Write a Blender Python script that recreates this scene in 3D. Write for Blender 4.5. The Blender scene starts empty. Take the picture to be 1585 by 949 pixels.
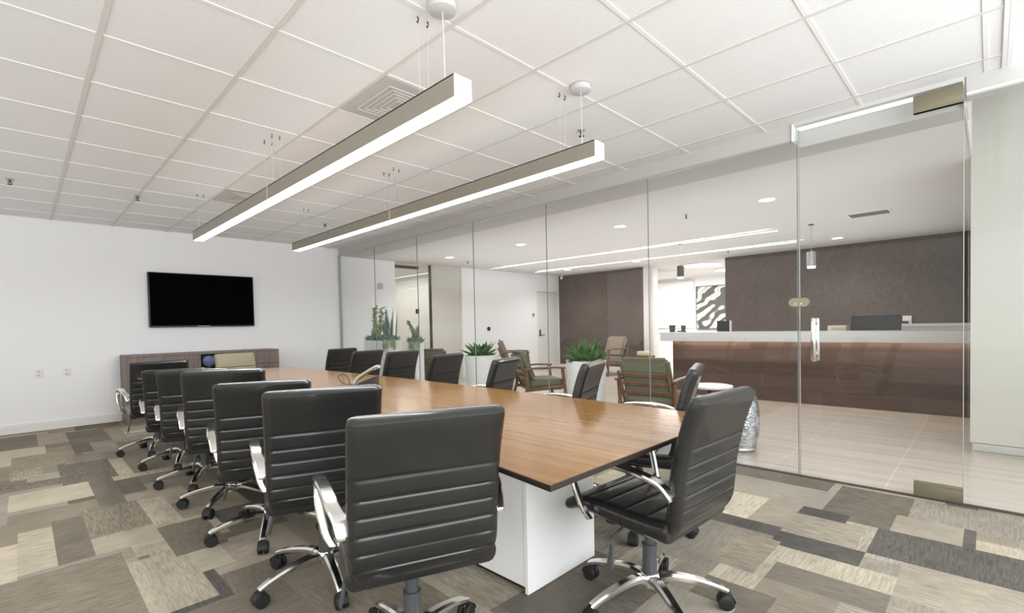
import bpy, bmesh, math, random
from mathutils import Vector, Matrix
random.seed(7)
SC = bpy.context.scene
COL = SC.collection
PI = math.pi
H, CZ = 1.1979, 2.678            # camera height, ceiling height
XG, YW, XL = 4.175, 8.566, 10.65  # glass plane, back wall plane, lobby feature wall plane
LZ = 2.55                        # lobby ceiling


def srgb(r, g, b):
    f = lambda c: (c / 255 / 12.92) if c <= 10 else ((c / 255 + .055) / 1.055) ** 2.4
    return (f(r), f(g), f(b), 1)


# ------------------------------------------------------------------ materials
def mat(name, col, rough=.5, metal=0, spec=.5, coat=0, emit=None, estr=0):
    m = bpy.data.materials.new(name); m.use_nodes = True
    b = m.node_tree.nodes['Principled BSDF']
    b.inputs['Base Color'].default_value = col
    b.inputs['Roughness'].default_value = rough
    b.inputs['Metallic'].default_value = metal
    b.inputs['Specular IOR Level'].default_value = spec
    b.inputs['Coat Weight'].default_value = coat
    b.inputs['Coat Roughness'].default_value = .08
    if emit:
        b.inputs['Emission Color'].default_value = emit
        b.inputs['Emission Strength'].default_value = estr
    return m


class NT:
    def __init__(s, m):
        s.t = m.node_tree; s.b = s.t.nodes['Principled BSDF']
    def n(s, kind, **kw):
        nd = s.t.nodes.new(kind)
        for k, v in kw.items():
            if k in nd.inputs: nd.inputs[k].default_value = v
            else: setattr(nd, k, v)
        return nd
    def l(s, a, b): s.t.links.new(a, b)
    def coord(s, scale, kind='Object', rot=(0, 0, 0)):
        tc = s.n('ShaderNodeTexCoord'); mp = s.n('ShaderNodeMapping')
        mp.inputs['Scale'].default_value = scale; mp.inputs['Rotation'].default_value = rot
        s.l(tc.outputs[kind], mp.inputs[0]); return mp.outputs[0]
    def noise(s, vec, scale, detail=4, rough=.6):
        nd = s.n('ShaderNodeTexNoise'); nd.inputs['Scale'].default_value = scale
        nd.inputs['Detail'].default_value = detail; nd.inputs['Roughness'].default_value = rough
        s.l(vec, nd.inputs['Vector']); return nd.outputs['Fac']
    def ramp(s, fac, stops):
        r = s.n('ShaderNodeValToRGB'); e = r.color_ramp.elements
        while len(e) < len(stops): e.new(.5)
        for i, (p, c) in enumerate(stops):
            e[i].position = p; e[i].color = c
        s.l(fac, r.inputs[0]); return r.outputs[0]
    def bump(s, fac, strength=.2, dist=.01):
        b = s.n('ShaderNodeBump'); b.inputs['Strength'].default_value = strength
        b.inputs['Distance'].default_value = dist
        s.l(fac, b.inputs['Height']); s.l(b.outputs[0], s.b.inputs['Normal'])
    def mix(s, a, b, fac, mode='MIX'):
        mx = s.n('ShaderNodeMix', data_type='RGBA', blend_type=mode)
        for v, i in ((fac, 0), (a, 6), (b, 7)):
            if isinstance(v, bpy.types.NodeSocket): s.l(v, mx.inputs[i])
            else: mx.inputs[i].default_value = v
        return mx.outputs[2]


M = {}
def simple(k, *a, **kw): M[k] = mat(k, *a, **kw)
simple('wall_paint', srgb(240, 240, 241), .75, spec=.3)
simple('trim_white', srgb(228, 226, 222), .55)
simple('ceiling_bar', srgb(233, 232, 230), .6)
simple('ceiling_main_bar', srgb(212, 211, 208), .6)
simple('header_paint', srgb(188, 186, 182), .6)
simple('lobby_ceiling', srgb(216, 213, 211), .8)
simple('chrome', (.86, .85, .83, 1), .13, 1)
simple('steel', (.62, .60, .55, 1), .3, 1)
simple('bronze', srgb(138, 132, 112), .35, .6)
simple('black_plastic', srgb(34, 34, 36), .42)
simple('grey_plastic', srgb(70, 72, 76), .4)
simple('rubber', srgb(24, 24, 25), .6)
simple('seam', srgb(16, 15, 15), .7)
simple('table_edge', srgb(38, 30, 27), .35)
simple('pedestal_white', srgb(238, 238, 236), .35)
simple('aluminium', srgb(150, 146, 134), .45, .35)
simple('aluminium_end', srgb(196, 195, 192), .5)
simple('light_diffuser', (1, 1, 1, 1), .5, emit=(1, .98, .955, 1), estr=3.2)
simple('lobby_diffuser', (1, 1, 1, 1), .5, emit=(1, .98, .96, 1), estr=2.4)
simple('lamp_lens', (1, 1, 1, 1), .5, emit=(1, .97, .93, 1), estr=3.5)
simple('screen_black', srgb(2, 2, 2), .6, spec=.02)
simple('bezel', srgb(20, 20, 21), .4)
simple('silver', srgb(170, 170, 172), .35, .3)
simple('phone_silver', srgb(150, 150, 138), .35, .4)
simple('dark_metal', srgb(70, 66, 62), .45, .3)
simple('white_plastic', srgb(232, 231, 228), .4)
simple('pot_white', srgb(226, 228, 226), .45)
simple('soil', srgb(62, 52, 40), .95)
simple('lounge_fabric', srgb(116, 116, 98), .9, spec=.2)
simple('lounge_fabric_tan', srgb(140, 130, 116), .9, spec=.2)
simple('counter_top', srgb(205, 205, 205), .4)
simple('dark_fixture', srgb(66, 62, 62), .5)
simple('cream', srgb(226, 214, 186), .6)
simple('grey_vent', srgb(190, 189, 188), .6)
simple('vent_dark', srgb(120, 120, 120), .8)
simple('pale_panel', srgb(205, 202, 194), .5)
simple('blue_plastic', srgb(96, 110, 150), .4)
simple('right_panel', srgb(196, 195, 186), .3)


def leather():
    m = mat('black_leather', srgb(40, 40, 40), .36, spec=.45, coat=.35); t = NT(m)
    v = t.coord((1, 1, 1)); f = t.noise(v, 260, 3)
    t.bump(f, .12, .002)
    g = t.noise(v, 9, 3)
    t.l(t.ramp(g, [(.3, srgb(25, 25, 25)), (.7, srgb(33, 33, 32))]), t.b.inputs['Base Color'])
    return m
M['leather'] = leather()
simple('reflection_leather', srgb(134, 126, 98), .4)  # window reflection on the far-end chair, put into the leather's base colour
simple('added_ceiling_glow', (1, 1, 1, 1), .5, emit=(1, .95, .9, 1), estr=.8)  # added emission on the pendant tops, brightens the ceiling
simple('warm_strip', (1, 1, 1, 1), .5, emit=(1, .82, .62, 1), estr=7)


def wood(name, c1, c2, c3, rough=.3, coat=0, axis='Y', sc=1.0, spec=.5):
    m = mat(name, c1, rough, coat=coat, spec=spec); t = NT(m)
    s = {'Y': (26, 1.3, 26), 'X': (1.3, 26, 26), 'Z': (26, 26, 1.3)}[axis]
    v = t.coord(tuple(k * sc for k in s))
    f = t.noise(v, 1.0, 6, .62)
    v2 = t.coord(tuple(k * sc * 4 for k in s)); f2 = t.noise(v2, 1.6, 4, .7)
    c = t.ramp(f, [(.25, c1), (.5, c2), (.75, c3)])
    c = t.mix(c, t.ramp(f2, [(.35, (.82, .82, .82, 1)), (.6, (1, 1, 1, 1))]), .45, 'MULTIPLY')
    t.l(c, t.b.inputs['Base Color'])
    return m
M['table_wood'] = wood('table_walnut', srgb(112, 78, 45), srgb(138, 101, 60), srgb(158, 122, 76), .17, .0, 'Y', 1.0, .28)
M['credenza_wood'] = wood('credenza_greywood', srgb(98, 86, 80), srgb(120, 106, 98), srgb(136, 122, 112), .5, 0, 'Z')
M['lounge_wood'] = wood('lounge_walnut', srgb(84, 60, 44), srgb(110, 82, 60), srgb(132, 102, 78), .4, 0, 'Z')


def planks():
    m = mat('desk_plank', srgb(90, 74, 66), .28, spec=.5); t = NT(m)
    tc = t.n('ShaderNodeTexCoord'); sep = t.n('ShaderNodeSeparateXYZ'); cmb = t.n('ShaderNodeCombineXYZ')
    t.l(tc.outputs['Object'], sep.inputs[0]); t.l(sep.outputs['Y'], cmb.inputs['X']); t.l(sep.outputs['Z'], cmb.inputs['Y'])
    br = t.n('ShaderNodeTexBrick'); t.l(cmb.outputs[0], br.inputs['Vector'])
    br.inputs['Scale'].default_value = 1; br.inputs['Brick Width'].default_value = .95; br.inputs['Row Height'].default_value = .19
    br.inputs['Mortar Size'].default_value = .0015; br.offset = .37
    br.inputs['Color1'].default_value = srgb(92, 76, 68); br.inputs['Color2'].default_value = srgb(74, 60, 54)
    br.inputs['Mortar'].default_value = srgb(66, 54, 48)
    f = t.noise(t.coord((8, 1.5, 30)), 1.5, 6, .7)
    c = t.mix(br.outputs['Color'], t.ramp(f, [(.3, (.72, .72, .72, 1)), (.7, (1.15, 1.12, 1.1, 1))]), .8, 'MULTIPLY')
    t.l(c, t.b.inputs['Base Color']); return m
M['desk_wood'] = planks()


def grasscloth():
    m = mat('grasscloth', srgb(112, 100, 94), .9, spec=.15); t = NT(m)
    f1 = t.noise(t.coord((1, 7, 42)), 1.6, 4, .65); f2 = t.noise(t.coord((1, 48, 5)), 1.6, 4, .65)
    f3 = t.noise(t.coord((1, 1.2, 1.2)), 1.5, 3)
    c1 = t.ramp(f1, [(.3, srgb(74, 66, 62)), (.72, srgb(126, 115, 108))])
    c2 = t.ramp(f2, [(.3, srgb(76, 68, 63)), (.72, srgb(124, 113, 106))])
    c = t.mix(c1, c2, .5)
    c = t.mix(c, t.ramp(f3, [(.3, (.88, .86, .84, 1)), (.7, (1.08, 1.05, 1.05, 1))]), 1.0, 'MULTIPLY')
    t.l(c, t.b.inputs['Base Color']); return m
M['grasscloth'] = grasscloth()


def tile_panel():
    m = mat('ceiling_tile', srgb(222, 219, 214), .85, spec=.15); t = NT(m)
    f = t.noise(t.coord((1, 1, 1)), 180, 2)
    t.l(t.ramp(f, [(.35, srgb(226, 226, 226)), (.65, srgb(236, 236, 236))]), t.b.inputs['Base Color'])
    return m
M['ceiling_tile'] = tile_panel()


def carpet():
    m = mat('carpet_tiles', (.2, .2, .2, 1), .95, spec=.1); t = NT(m)
    at = t.n('ShaderNodeVertexColor', layer_name='patch'); di = t.n('ShaderNodeVertexColor', layer_name='weave')
    sep = t.n('ShaderNodeSeparateColor'); t.l(di.outputs['Color'], sep.inputs[0])
    fx = t.noise(t.coord((9, 85, 1)), 1, 4, .75); fy = t.noise(t.coord((85, 9, 1)), 1, 4, .75)
    st = t.mix(fx, fy, sep.outputs[0])
    str_ = t.ramp(st, [(.36, (.55, .54, .53, 1)), (.5, (.95, .95, .95, 1)), (.66, (1.35, 1.33, 1.3, 1))])
    c = t.mix(at.outputs['Color'], str_, sep.outputs[1], 'MULTIPLY')
    g = t.noise(t.coord((1, 1, 1)), 330, 2, .8)
    c = t.mix(c, t.ramp(g, [(.33, (.55, .55, .55, 1)), (.67, (1.4, 1.4, 1.4, 1))]), .75, 'MULTIPLY')
    b = t.noise(t.coord((1, 1, 1)), 3.2, 3)
    c = t.mix(c, t.ramp(b, [(.3, (.84, .84, .84, 1)), (.7, (1.14, 1.13, 1.1, 1))]), .8, 'MULTIPLY')
    t.l(c, t.b.inputs['Base Color']); t.bump(g, .5, .004); return m
M['carpet'] = carpet()


def lobby_tile():
    m = mat('lobby_tile', srgb(208, 196, 182), .22, spec=.5); t = NT(m)
    tc = t.n('ShaderNodeTexCoord'); mp = t.n('ShaderNodeMapping')
    mp.inputs['Location'].default_value = (-4.23, -.525, 0)
    t.l(tc.outputs['Object'], mp.inputs[0])
    br = t.n('ShaderNodeTexBrick'); t.l(mp.outputs[0], br.inputs['Vector'])
    br.inputs['Scale'].default_value = 1; br.inputs['Brick Width'].default_value = 1.48; br.inputs['Row Height'].default_value = .745
    br.inputs['Mortar Size'].default_value = .004; br.offset = .5
    br.inputs['Color1'].default_value = srgb(204, 194, 183); br.inputs['Color2'].default_value = srgb(194, 183, 171)
    br.inputs['Mortar'].default_value = srgb(218, 211, 201)
    f = t.noise(t.coord((11, .55, 1)), 1, 5, .6)
    c = t.mix(br.outputs['Color'], t.ramp(f, [(.3, (.80, .79, .78, 1)), (.55, (1, 1, 1, 1)), (.75, (1.08, 1.07, 1.06, 1))]), .8, 'MULTIPLY')
    t.l(c, t.b.inputs['Base Color']); return m
M['lobby_tile'] = lobby_tile()


def clear_glass(name, tint=(.985, .99, .987, 1), refl=1.0):
    m = bpy.data.materials.new(name); m.use_nodes = True; nt = m.node_tree; nt.nodes.clear()
    o = nt.nodes.new('ShaderNodeOutputMaterial'); mx = nt.nodes.new('ShaderNodeMixShader')
    tr = nt.nodes.new('ShaderNodeBsdfTransparent'); gl = nt.nodes.new('ShaderNodeBsdfGlossy')
    fr = nt.nodes.new('ShaderNodeFresnel'); fr.inputs['IOR'].default_value = 1.38
    geo = nt.nodes.new('ShaderNodeNewGeometry'); mul = nt.nodes.new('ShaderNodeMath'); mul.operation = 'MULTIPLY'
    inv = nt.nodes.new('ShaderNodeMath'); inv.operation = 'SUBTRACT'; inv.inputs[0].default_value = refl
    nt.links.new(geo.outputs['Backfacing'], inv.inputs[1])
    nt.links.new(fr.outputs[0], mul.inputs[0]); nt.links.new(inv.outputs[0], mul.inputs[1])
    tr.inputs[0].default_value = tint; gl.inputs['Roughness'].default_value = .0
    nt.links.new(mul.outputs[0], mx.inputs[0]); nt.links.new(tr.outputs[0], mx.inputs[1]); nt.links.new(gl.outputs[0], mx.inputs[2])
    nt.links.new(mx.outputs[0], o.inputs[0]); return m
M['glass'] = clear_glass('clear_glass')
simple('glass_edge', srgb(150, 158, 155), .3)
simple('joint', srgb(128, 130, 128), .4)


def hammered():
    m = mat('hammered_silver', (.72, .74, .78, 1), .26, .85); t = NT(m)
    vo = t.n('ShaderNodeTexVoronoi'); t.l(t.coord((1, 1, 1)), vo.inputs['Vector']); vo.inputs['Scale'].default_value = 46
    t.bump(vo.outputs['Distance'], .55, .01)
    f = t.noise(t.coord((1, 1, 1)), 14, 4)
    t.l(t.ramp(f, [(.35, srgb(150, 155, 165)), (.65, srgb(225, 228, 233))]), t.b.inputs['Base Color']); return m
M['hammered'] = hammered()


def leaf(name, a, b):
    m = mat(name, a, .45, spec=.4); t = NT(m)
    f = t.noise(t.coord((1, 1, 1)), 14, 3)
    t.l(t.ramp(f, [(.35, a), (.65, b)]), t.b.inputs['Base Color']); return m
M['agave'] = leaf('agave_leaf', srgb(58, 92, 50), srgb(112, 146, 92))
M['agave_blue'] = leaf('agave_blue_leaf', srgb(92, 126, 106), srgb(140, 168, 138))
M['snake'] = leaf('snake_leaf', srgb(74, 96, 84), srgb(128, 146, 128))
M['moss'] = leaf('moss_leaf', srgb(70, 104, 44), srgb(128, 152, 88))
M['sedum'] = leaf('sedum_leaf', srgb(104, 130, 86), srgb(156, 174, 128))


def artwork():
    m = mat('swirl_print', srgb(200, 200, 195), .6); t = NT(m)
    w = t.n('ShaderNodeTexWave', wave_type='BANDS'); w.bands_direction = 'DIAGONAL'
    w.inputs['Scale'].default_value = .9; w.inputs['Distortion'].default_value = 14
    w.inputs['Detail'].default_value = 2; w.inputs['Detail Scale'].default_value = 1.2
    t.l(t.coord((1, 1, 1.25)), w.inputs['Vector'])
    c = t.ramp(w.outputs['Fac'], [(.25, srgb(66, 66, 60)), (.5, srgb(150, 148, 138)), (.62, srgb(240, 238, 232)), (.9, srgb(170, 166, 152))])
    t.l(c, t.b.inputs['Base Color']); return m
M['art'] = artwork()


# ------------------------------------------------------------------ mesh building
class MB:
    def __init__(s): s.v = []; s.f = []; s.mi = []; s.sm = []
    def add(s, vs, fs, mi=0, smooth=False):
        o = len(s.v); s.v += [tuple(v) for v in vs]
        for k, f in enumerate(fs):
            s.f.append(tuple(i + o for i in f)); s.mi.append(mi[k] if isinstance(mi, list) else mi); s.sm.append(smooth)
        return s
    def box(s, x0, x1, y0, y1, z0, z1, mi=0, bev=0):
        if bev <= 0:
            vs = [(x, y, z) for z in (z0, z1) for y in (y0, y1) for x in (x0, x1)]
            return s.add(vs, [(0, 2, 3, 1), (4, 5, 7, 6), (0, 1, 5, 4), (2, 6, 7, 3), (0, 4, 6, 2), (1, 3, 7, 5)], mi)
        b = bmesh.new(); bmesh.ops.create_cube(b, size=1)
        for v in b.verts:
            v.co = Vector(((x0 + x1) / 2 + v.co.x * (x1 - x0), (y0 + y1) / 2 + v.co.y * (y1 - y0), (z0 + z1) / 2 + v.co.z * (z1 - z0)))
        bmesh.ops.bevel(b, geom=list(b.edges), offset=bev, segments=3, affect='EDGES', profile=.5)
        s.bm(b, mi, True); return s
    def bm(s, b, mi=0, smooth=False, mtx=None):
        b.verts.ensure_lookup_table(); b.verts.index_update()
        vs = [(mtx @ v.co if mtx else v.co) for v in b.verts]
        s.add(vs, [tuple(v.index for v in f.verts) for f in b.faces], mi, smooth); b.free()
    def tube(s, pts, r, n=10, mi=0, cap=True, smooth=True):
        pts = [Vector(p) for p in pts]; rs = r if isinstance(r, (list, tuple)) else [r] * len(pts)
        vs = []; up = None
        for i, p in enumerate(pts):
            d = (pts[min(i + 1, len(pts) - 1)] - pts[max(i - 1, 0)]).normalized()
            if up is None:
                up = Vector((0, 0, 1)) if abs(d.z) < .9 else Vector((1, 0, 0))
            a = d.cross(up)
            if a.length < 1e-5: a = d.orthogonal()
            a.normalize(); b2 = a.cross(d).normalized(); up = b2
            for k in range(n):
                t = 2 * PI * k / n
                vs.append(p + (a * math.cos(t) + b2 * math.sin(t)) * rs[i])
        fs = []
        for i in range(len(pts) - 1):
            for k in range(n):
                fs.append((i * n + k, i * n + (k + 1) % n, (i + 1) * n + (k + 1) % n, (i + 1) * n + k))
        if cap:
            fs.append(tuple(range(n))); fs.append(tuple((len(pts) - 1) * n + k for k in range(n - 1, -1, -1)))
        return s.add(vs, fs, mi, smooth)
    def lathe(s, prof, c=(0, 0, 0), n=24, mi=0, smooth=True, mtx=None):
        vs = []
        for (r, z) in prof:
            for k in range(n):
                t = 2 * PI * k / n
                p = Vector((r * math.cos(t), r * math.sin(t), z))
                if mtx: p = mtx @ p
                vs.append(p + Vector(c))
        fs = []
        for i in range(len(prof) - 1):
            for k in range(n):
                fs.append((i * n + k, i * n + (k + 1) % n, (i + 1) * n + (k + 1) % n, (i + 1) * n + k))
        fs.append(tuple(range(n - 1, -1, -1))); fs.append(tuple((len(prof) - 1) * n + k for k in range(n)))
        return s.add(vs, fs, mi, smooth)
    def loft(s, rings, mi=0, smooth=True, cap=True, rowmi=None):
        n = len(rings[0]); vs = [p for r in rings for p in r]; fs = []; ms = []
        for i in range(len(rings) - 1):
            for k in range(n):
                fs.append((i * n + k, i * n + (k + 1) % n, (i + 1) * n + (k + 1) % n, (i + 1) * n + k))
                ms.append(rowmi[i] if rowmi else mi)
        if cap:
            fs.append(tuple(range(n - 1, -1, -1))); fs.append(tuple((len(rings) - 1) * n + k for k in range(n))); ms += [mi, mi]
        return s.add(vs, fs, ms, smooth)
    def ribbon(s, pts, width, thick, wax=(1, 0, 0), mi=0, smooth=True):
        """flat bar with rounded edges swept along pts; width axis fixed"""
        pts = [Vector(p) for p in pts]; wv = Vector(wax); rings = []
        ws = width if isinstance(width, (list, tuple)) else [width] * len(pts)
        ts = thick if isinstance(thick, (list, tuple)) else [thick] * len(pts)
        for i, p in enumerate(pts):
            d = (pts[min(i + 1, len(pts) - 1)] - pts[max(i - 1, 0)]).normalized()
            nn = d.cross(wv).normalized(); w, t = ws[i] / 2, ts[i] / 2; b = min(w, t) * .55
            rings.append([p + wv * x + nn * y for x, y in ((-w, -t + b), (-w + b, -t), (w - b, -t), (w, -t + b), (w, t - b), (w - b, t), (-w + b, t), (-w, t - b))])
        return s.loft(rings, mi, smooth)
    def blade(s, base, direc, length, width, droop=0., curl=.15, n=6, mi=0, thick=.2):
        """tapering leaf from base along direc, drooping with length"""
        base = Vector(base); d = Vector(direc).normalized(); side = d.cross(Vector((0, 0, 1)))
        if side.length < 1e-3: side = Vector((1, 0, 0))
        side.normalize(); up = side.cross(d).normalized(); vs = []
        for i in range(n + 1):
            t = i / n; w = width * (.55 + 1.6 * t * (1 - t)) * (1 - t ** 3) * .9
            c = base + d * length * t - Vector((0, 0, 1)) * droop * length * t * t
            vs += [c - side * w / 2 + up * w * curl, c - up * w * thick * .5, c + side * w / 2 + up * w * curl]
        fs = []
        for i in range(n):
            a = i * 3
            fs += [(a, a + 1, a + 4, a + 3), (a + 1, a + 2, a + 5, a + 4)]
        return s.add(vs, fs, mi, True)
    def build(s, name, mats, parent=None, loc=None, rot=None):
        me = bpy.data.meshes.new(name); me.from_pydata(s.v, [], s.f)
        for m in (mats if isinstance(mats, (list, tuple)) else [mats]): me.materials.append(M[m] if isinstance(m, str) else m)
        me.polygons.foreach_set('material_index', s.mi); me.polygons.foreach_set('use_smooth', s.sm)
        b = bmesh.new(); b.from_mesh(me); bmesh.ops.recalc_face_normals(b, faces=b.faces); b.to_mesh(me); b.free()
        if any(s.sm):
            try: me.set_sharp_from_angle(angle=math.radians(42))
            except Exception: pass
        me.update()
        o = bpy.data.objects.new(name, me); COL.objects.link(o)
        if parent: o.parent = parent
        if loc: o.location = loc
        if rot: o.rotation_euler = rot
        return o


def tag(o, label=None, cat=None, group=None, kind=None):
    for k, v in (('label', label), ('category', cat), ('group', group), ('kind', kind)):
        if v: o[k] = v
    return o


def empty(name, loc, label, cat, group=None, rz=0):
    o = bpy.data.objects.new(name, None); COL.objects.link(o); o.empty_display_size = .1
    o.location = loc; o.rotation_euler = (0, 0, rz); return tag(o, label, cat, group)


def copy_tree(o, parent=None):
    c = o.copy(); COL.objects.link(c)
    if parent: c.parent = parent
    for ch in list(o.children): copy_tree(ch, c)
    return c


def structure(name, mb, mats, parent=None):
    return tag(mb.build(name, mats, parent), kind='structure')


# ------------------------------------------------------------------ camera
cam = bpy.data.cameras.new('camera'); co = bpy.data.objects.new('camera', cam); COL.objects.link(co)
yaw, pitch, roll, fpx, cy = .7922, -.0260, -.0215, 750.77, 523.907
sn, cs = math.sin(yaw), math.cos(yaw)          # photograph axes: along the room (Y) and across it (X)
fw0 = Vector((sn, cs, 0)); rt0 = Vector((cs, -sn, 0)); up0 = Vector((0, 0, 1))
fw = fw0 * math.cos(pitch) + up0 * math.sin(pitch); up1 = up0 * math.cos(pitch) - fw0 * math.sin(pitch)
rt = rt0 * math.cos(roll) + up1 * math.sin(roll); up = up1 * math.cos(roll) - rt0 * math.sin(roll)
co.matrix_world = Matrix(((rt.x, up.x, -fw.x, 0), (rt.y, up.y, -fw.y, 0), (rt.z, up.z, -fw.z, H), (0, 0, 0, 1)))
cam.sensor_width = 36; cam.sensor_fit = 'HORIZONTAL'; cam.lens = fpx / 1585 * 36
cam.shift_y = (cy - 474.5) / 1585; cam.clip_start = .02; cam.clip_end = 100
SC.camera = co

# ------------------------------------------------------------------ room shell
XW, YR = -3.0, -1.6     # wall on the window side, wall behind the camera
# carpet: a random layout of loop-pile planks, some of them placed as in the photograph
CS = .05
nx, ny = int(round((XG - XW) / CS)), int(round((YW - YR) / CS))
grid = [[None] * ny for _ in range(nx)]
PAL = {'L': (186, 177, 159), 'T': (170, 161, 145), 'M': (149, 140, 125), 'G': (157, 150, 138), 'D': (125, 118, 107), 'K': (98, 94, 90)}
patches = []
def put(x0, x1, y0, y1, c, dr=None, st=.5):
    pid = len(patches); patches.append((c, random.random() < .5 if dr is None else dr, st, random.uniform(.93, 1.07)))
    for i in range(max(0, int(round((x0 - XW) / CS))), min(nx, int(round((x1 - XW) / CS)))):
        for j in range(max(0, int(round((y0 - YR) / CS))), min(ny, int(round((y1 - YR) / CS)))):
            grid[i][j] = pid
sizes = [(9, 3), (9, 5), (9, 9), (5, 9), (9, 18), (9, 6), (9, 12), (5, 5)]
for i in range(nx):
    for j in range(ny):
        if grid[i][j] is None:
            w, l = random.choice(sizes)
            x, y = XW + i * CS, YR + j * CS
            pid = len(patches)
            c = random.choices('LTMGDK', (3, 3, 4, 3, 3, 1.2))[0]
            patches.append((c, random.random() < .35, random.uniform(.25, .8), random.uniform(.92, 1.08)))
            for a in range(i, min(nx, i + w)):
                if grid[a][j] is not None: break
                for b2 in range(j, min(ny, j + l)):
                    if grid[a][b2] is not None: break
                    grid[a][b2] = pid
for r in [(3.05, 3.48, 1.03, 1.29, 'L'), (3.05, 3.5, .85, 1.05, 'T'), (2.86, 3.05, .95, 1.35, 'K'), (3.5, 3.92, .75, 1.6, 'G'),
          (3.4, 4.1, .35, .75, 'D'), (3.35, 3.5, .6, .85, 'K'), (3.0, 3.35, .5, .85, 'T'), (2.82, 3.0, .46, .85, 'K'),
          (3.0, 3.42, -.15, .46, 'K'), (3.42, 3.7, .1, .42, 'T'), (3.7, 4.1, -.2, .36, 'G'), (2.55, 2.82, .3, .9, 'L'), (2.42, 2.6, .3, .75, 'D'),
          (2.82, 3.0, -.2, .2, 'L'), (2.3, 2.9, .95, 1.6, 'G'), (2.4, 2.85, .8, 1.0, 'M'), (2.6, 3.0, -.2, .3, 'T'),
          (-.1, .33, 4.77, 5.27, 'L'), (-.1, .34, 4.35, 4.65, 'M'), (.34, .5, 4.4, 5.29, 'D'), (.34, .48, 4.3, 4.42, 'L'),
          (.26, .56, 3.76, 4.39, 'M'), (.27, .56, 3.44, 3.7, 'L'), (-.06, .12, 3.45, 4.2, 'L'), (.12, .27, 3.45, 4.3, 'D'),
          (.35, .6, 2.5, 3.2, 'T'), (.57, .7, 3.7, 4.35, 'L'), (.57, .82, 3.1, 3.65, 'D'), (.6, .76, 2.8, 3.1, 'L'),
          (-.1, .35, 6.3, 6.85, 'M'), (.1, .37, 7.4, 8.2, 'T'), (-.2, .1, 7.5, 8.3, 'D'), (.36, .68, 7.1, 8.1, 'D'), (.35, .48, 6.6, 7.2, 'D'),
          (-.08, .11, 5.75, 6.2, 'T'), (.21, .55, 5.26, 6.1, 'D'), (-.2, .35, 2.5, 3.4, 'M')]:
    put(*r, st=random.uniform(.3, .8))
vs, fs, fpid = [], [], []
for i in range(nx):
    j = 0
    while j < ny:
        k = j
        while k < ny and grid[i][k] == grid[i][j]: k += 1
        o = len(vs); x0, x1, y0, y1 = XW + i * CS, XW + (i + 1) * CS, YR + j * CS, YR + k * CS
        vs += [(x0, y0, 0), (x1, y0, 0), (x1, y1, 0), (x0, y1, 0)]; fs.append((o, o + 1, o + 2, o + 3)); fpid.append(grid[i][j]); j = k
o = len(vs)   # underside so the floor is a slab
vs += [(XW, YR, -.1), (XG, YR, -.1), (XG, YW, -.1), (XW, YW, -.1)]; fs.append((o + 3, o + 2, o + 1, o)); fpid.append(0)
me = bpy.data.meshes.new('floor'); me.from_pydata(vs, [], fs); me.materials.append(M['carpet'])
ca = me.color_attributes.new('patch', 'FLOAT_COLOR', 'CORNER'); cb = me.color_attributes.new('weave', 'FLOAT_COLOR', 'CORNER')
for p in me.polygons:
    c, dr, st, k = patches[fpid[p.index]]; rgb = srgb(*[min(255, v * k) for v in PAL[c]])
    for li in p.loop_indices:
        ca.data[li].color = rgb; cb.data[li].color = (1.0 if dr else 0.0, st, 0, 1)
fl = bpy.data.objects.new('floor', me); COL.objects.link(fl); tag(fl, 'patchwork carpet of grey, tan and charcoal planks', kind='structure')

structure('floor.001', MB().box(XG, 14.6, -1.6, 12.4, -.1, 0), 'lobby_tile')
structure('trim_1', MB().box(XG - .03, XG + .012, YR, YW, 0, .006), 'dark_metal')
structure('wall_back', MB().box(XW - .1, 4.19, YW, YW + .12, 0, 2.9), 'wall_paint')
structure('wall_left', MB().box(XW - .1, XW, YR, YW, 0, 2.9), 'wall_paint')
structure('baseboard_back', MB().box(XW, 4.16, YW - .014, YW, 0, .11).box(XW, 4.16, YW - .018, YW, 0, .09), 'trim_white')
structure('baseboard_left', MB().box(XW, XW + .014, YR, YW - .02, 0, .1), 'trim_white')
# wall behind the camera with a band of windows
rw = MB().box(XW, XG, YR - .12, YR, 0, .75).box(XW, XG, YR - .12, YR, 2.75, 3.25)
for i in range(6):
    x = XW + (XG - XW - .1) * i / 5; rw.box(x, x + .1, YR - .12, YR, .75, 2.75)
structure('wall_rear', rw, 'wall_paint')
for i in range(5):
    x = XW + (XG - XW - .1) * i / 5 + .1; x2 = x + (XG - XW - .1) / 5 - .1
    structure('window_%d' % (20 + i), MB().box(x, x2, YR - .07, YR - .06, .75, 2.75), 'glass')

# conference ceiling: tiles in a T-bar grid
cl = MB().box(XW, XG + .0, -.065, YW, CZ + .004, CZ + .1, 0)
k = .020 - .623 * 0
ys = [.022 + .6225 * i for i in range(0, 14)]
xs = [.325 + .6075 * i for i in range(-5, 7)]
for x in xs: cl.box(x - .0125, x + .0125, -.06, YW, CZ - .001, CZ + .01, 2)
for y in ys: cl.box(XW, XG, y - .0105, y + .0105, CZ, CZ + .01, 1)
cl.box(XW, XG, -.065, -.045, CZ - .004, CZ + .01, 1).box(XW, XG, YW - .02, YW, CZ - .001, CZ + .01, 1)
structure('ceiling', cl, ['ceiling_tile', 'ceiling_bar', 'ceiling_main_bar'])
structure('ceiling.001', MB().box(XW, XG, YR, -.065, 3.2, 3.3).box(XW, XG, -.085, -.066, CZ - .004, 3.2), 'wall_paint')

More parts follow.
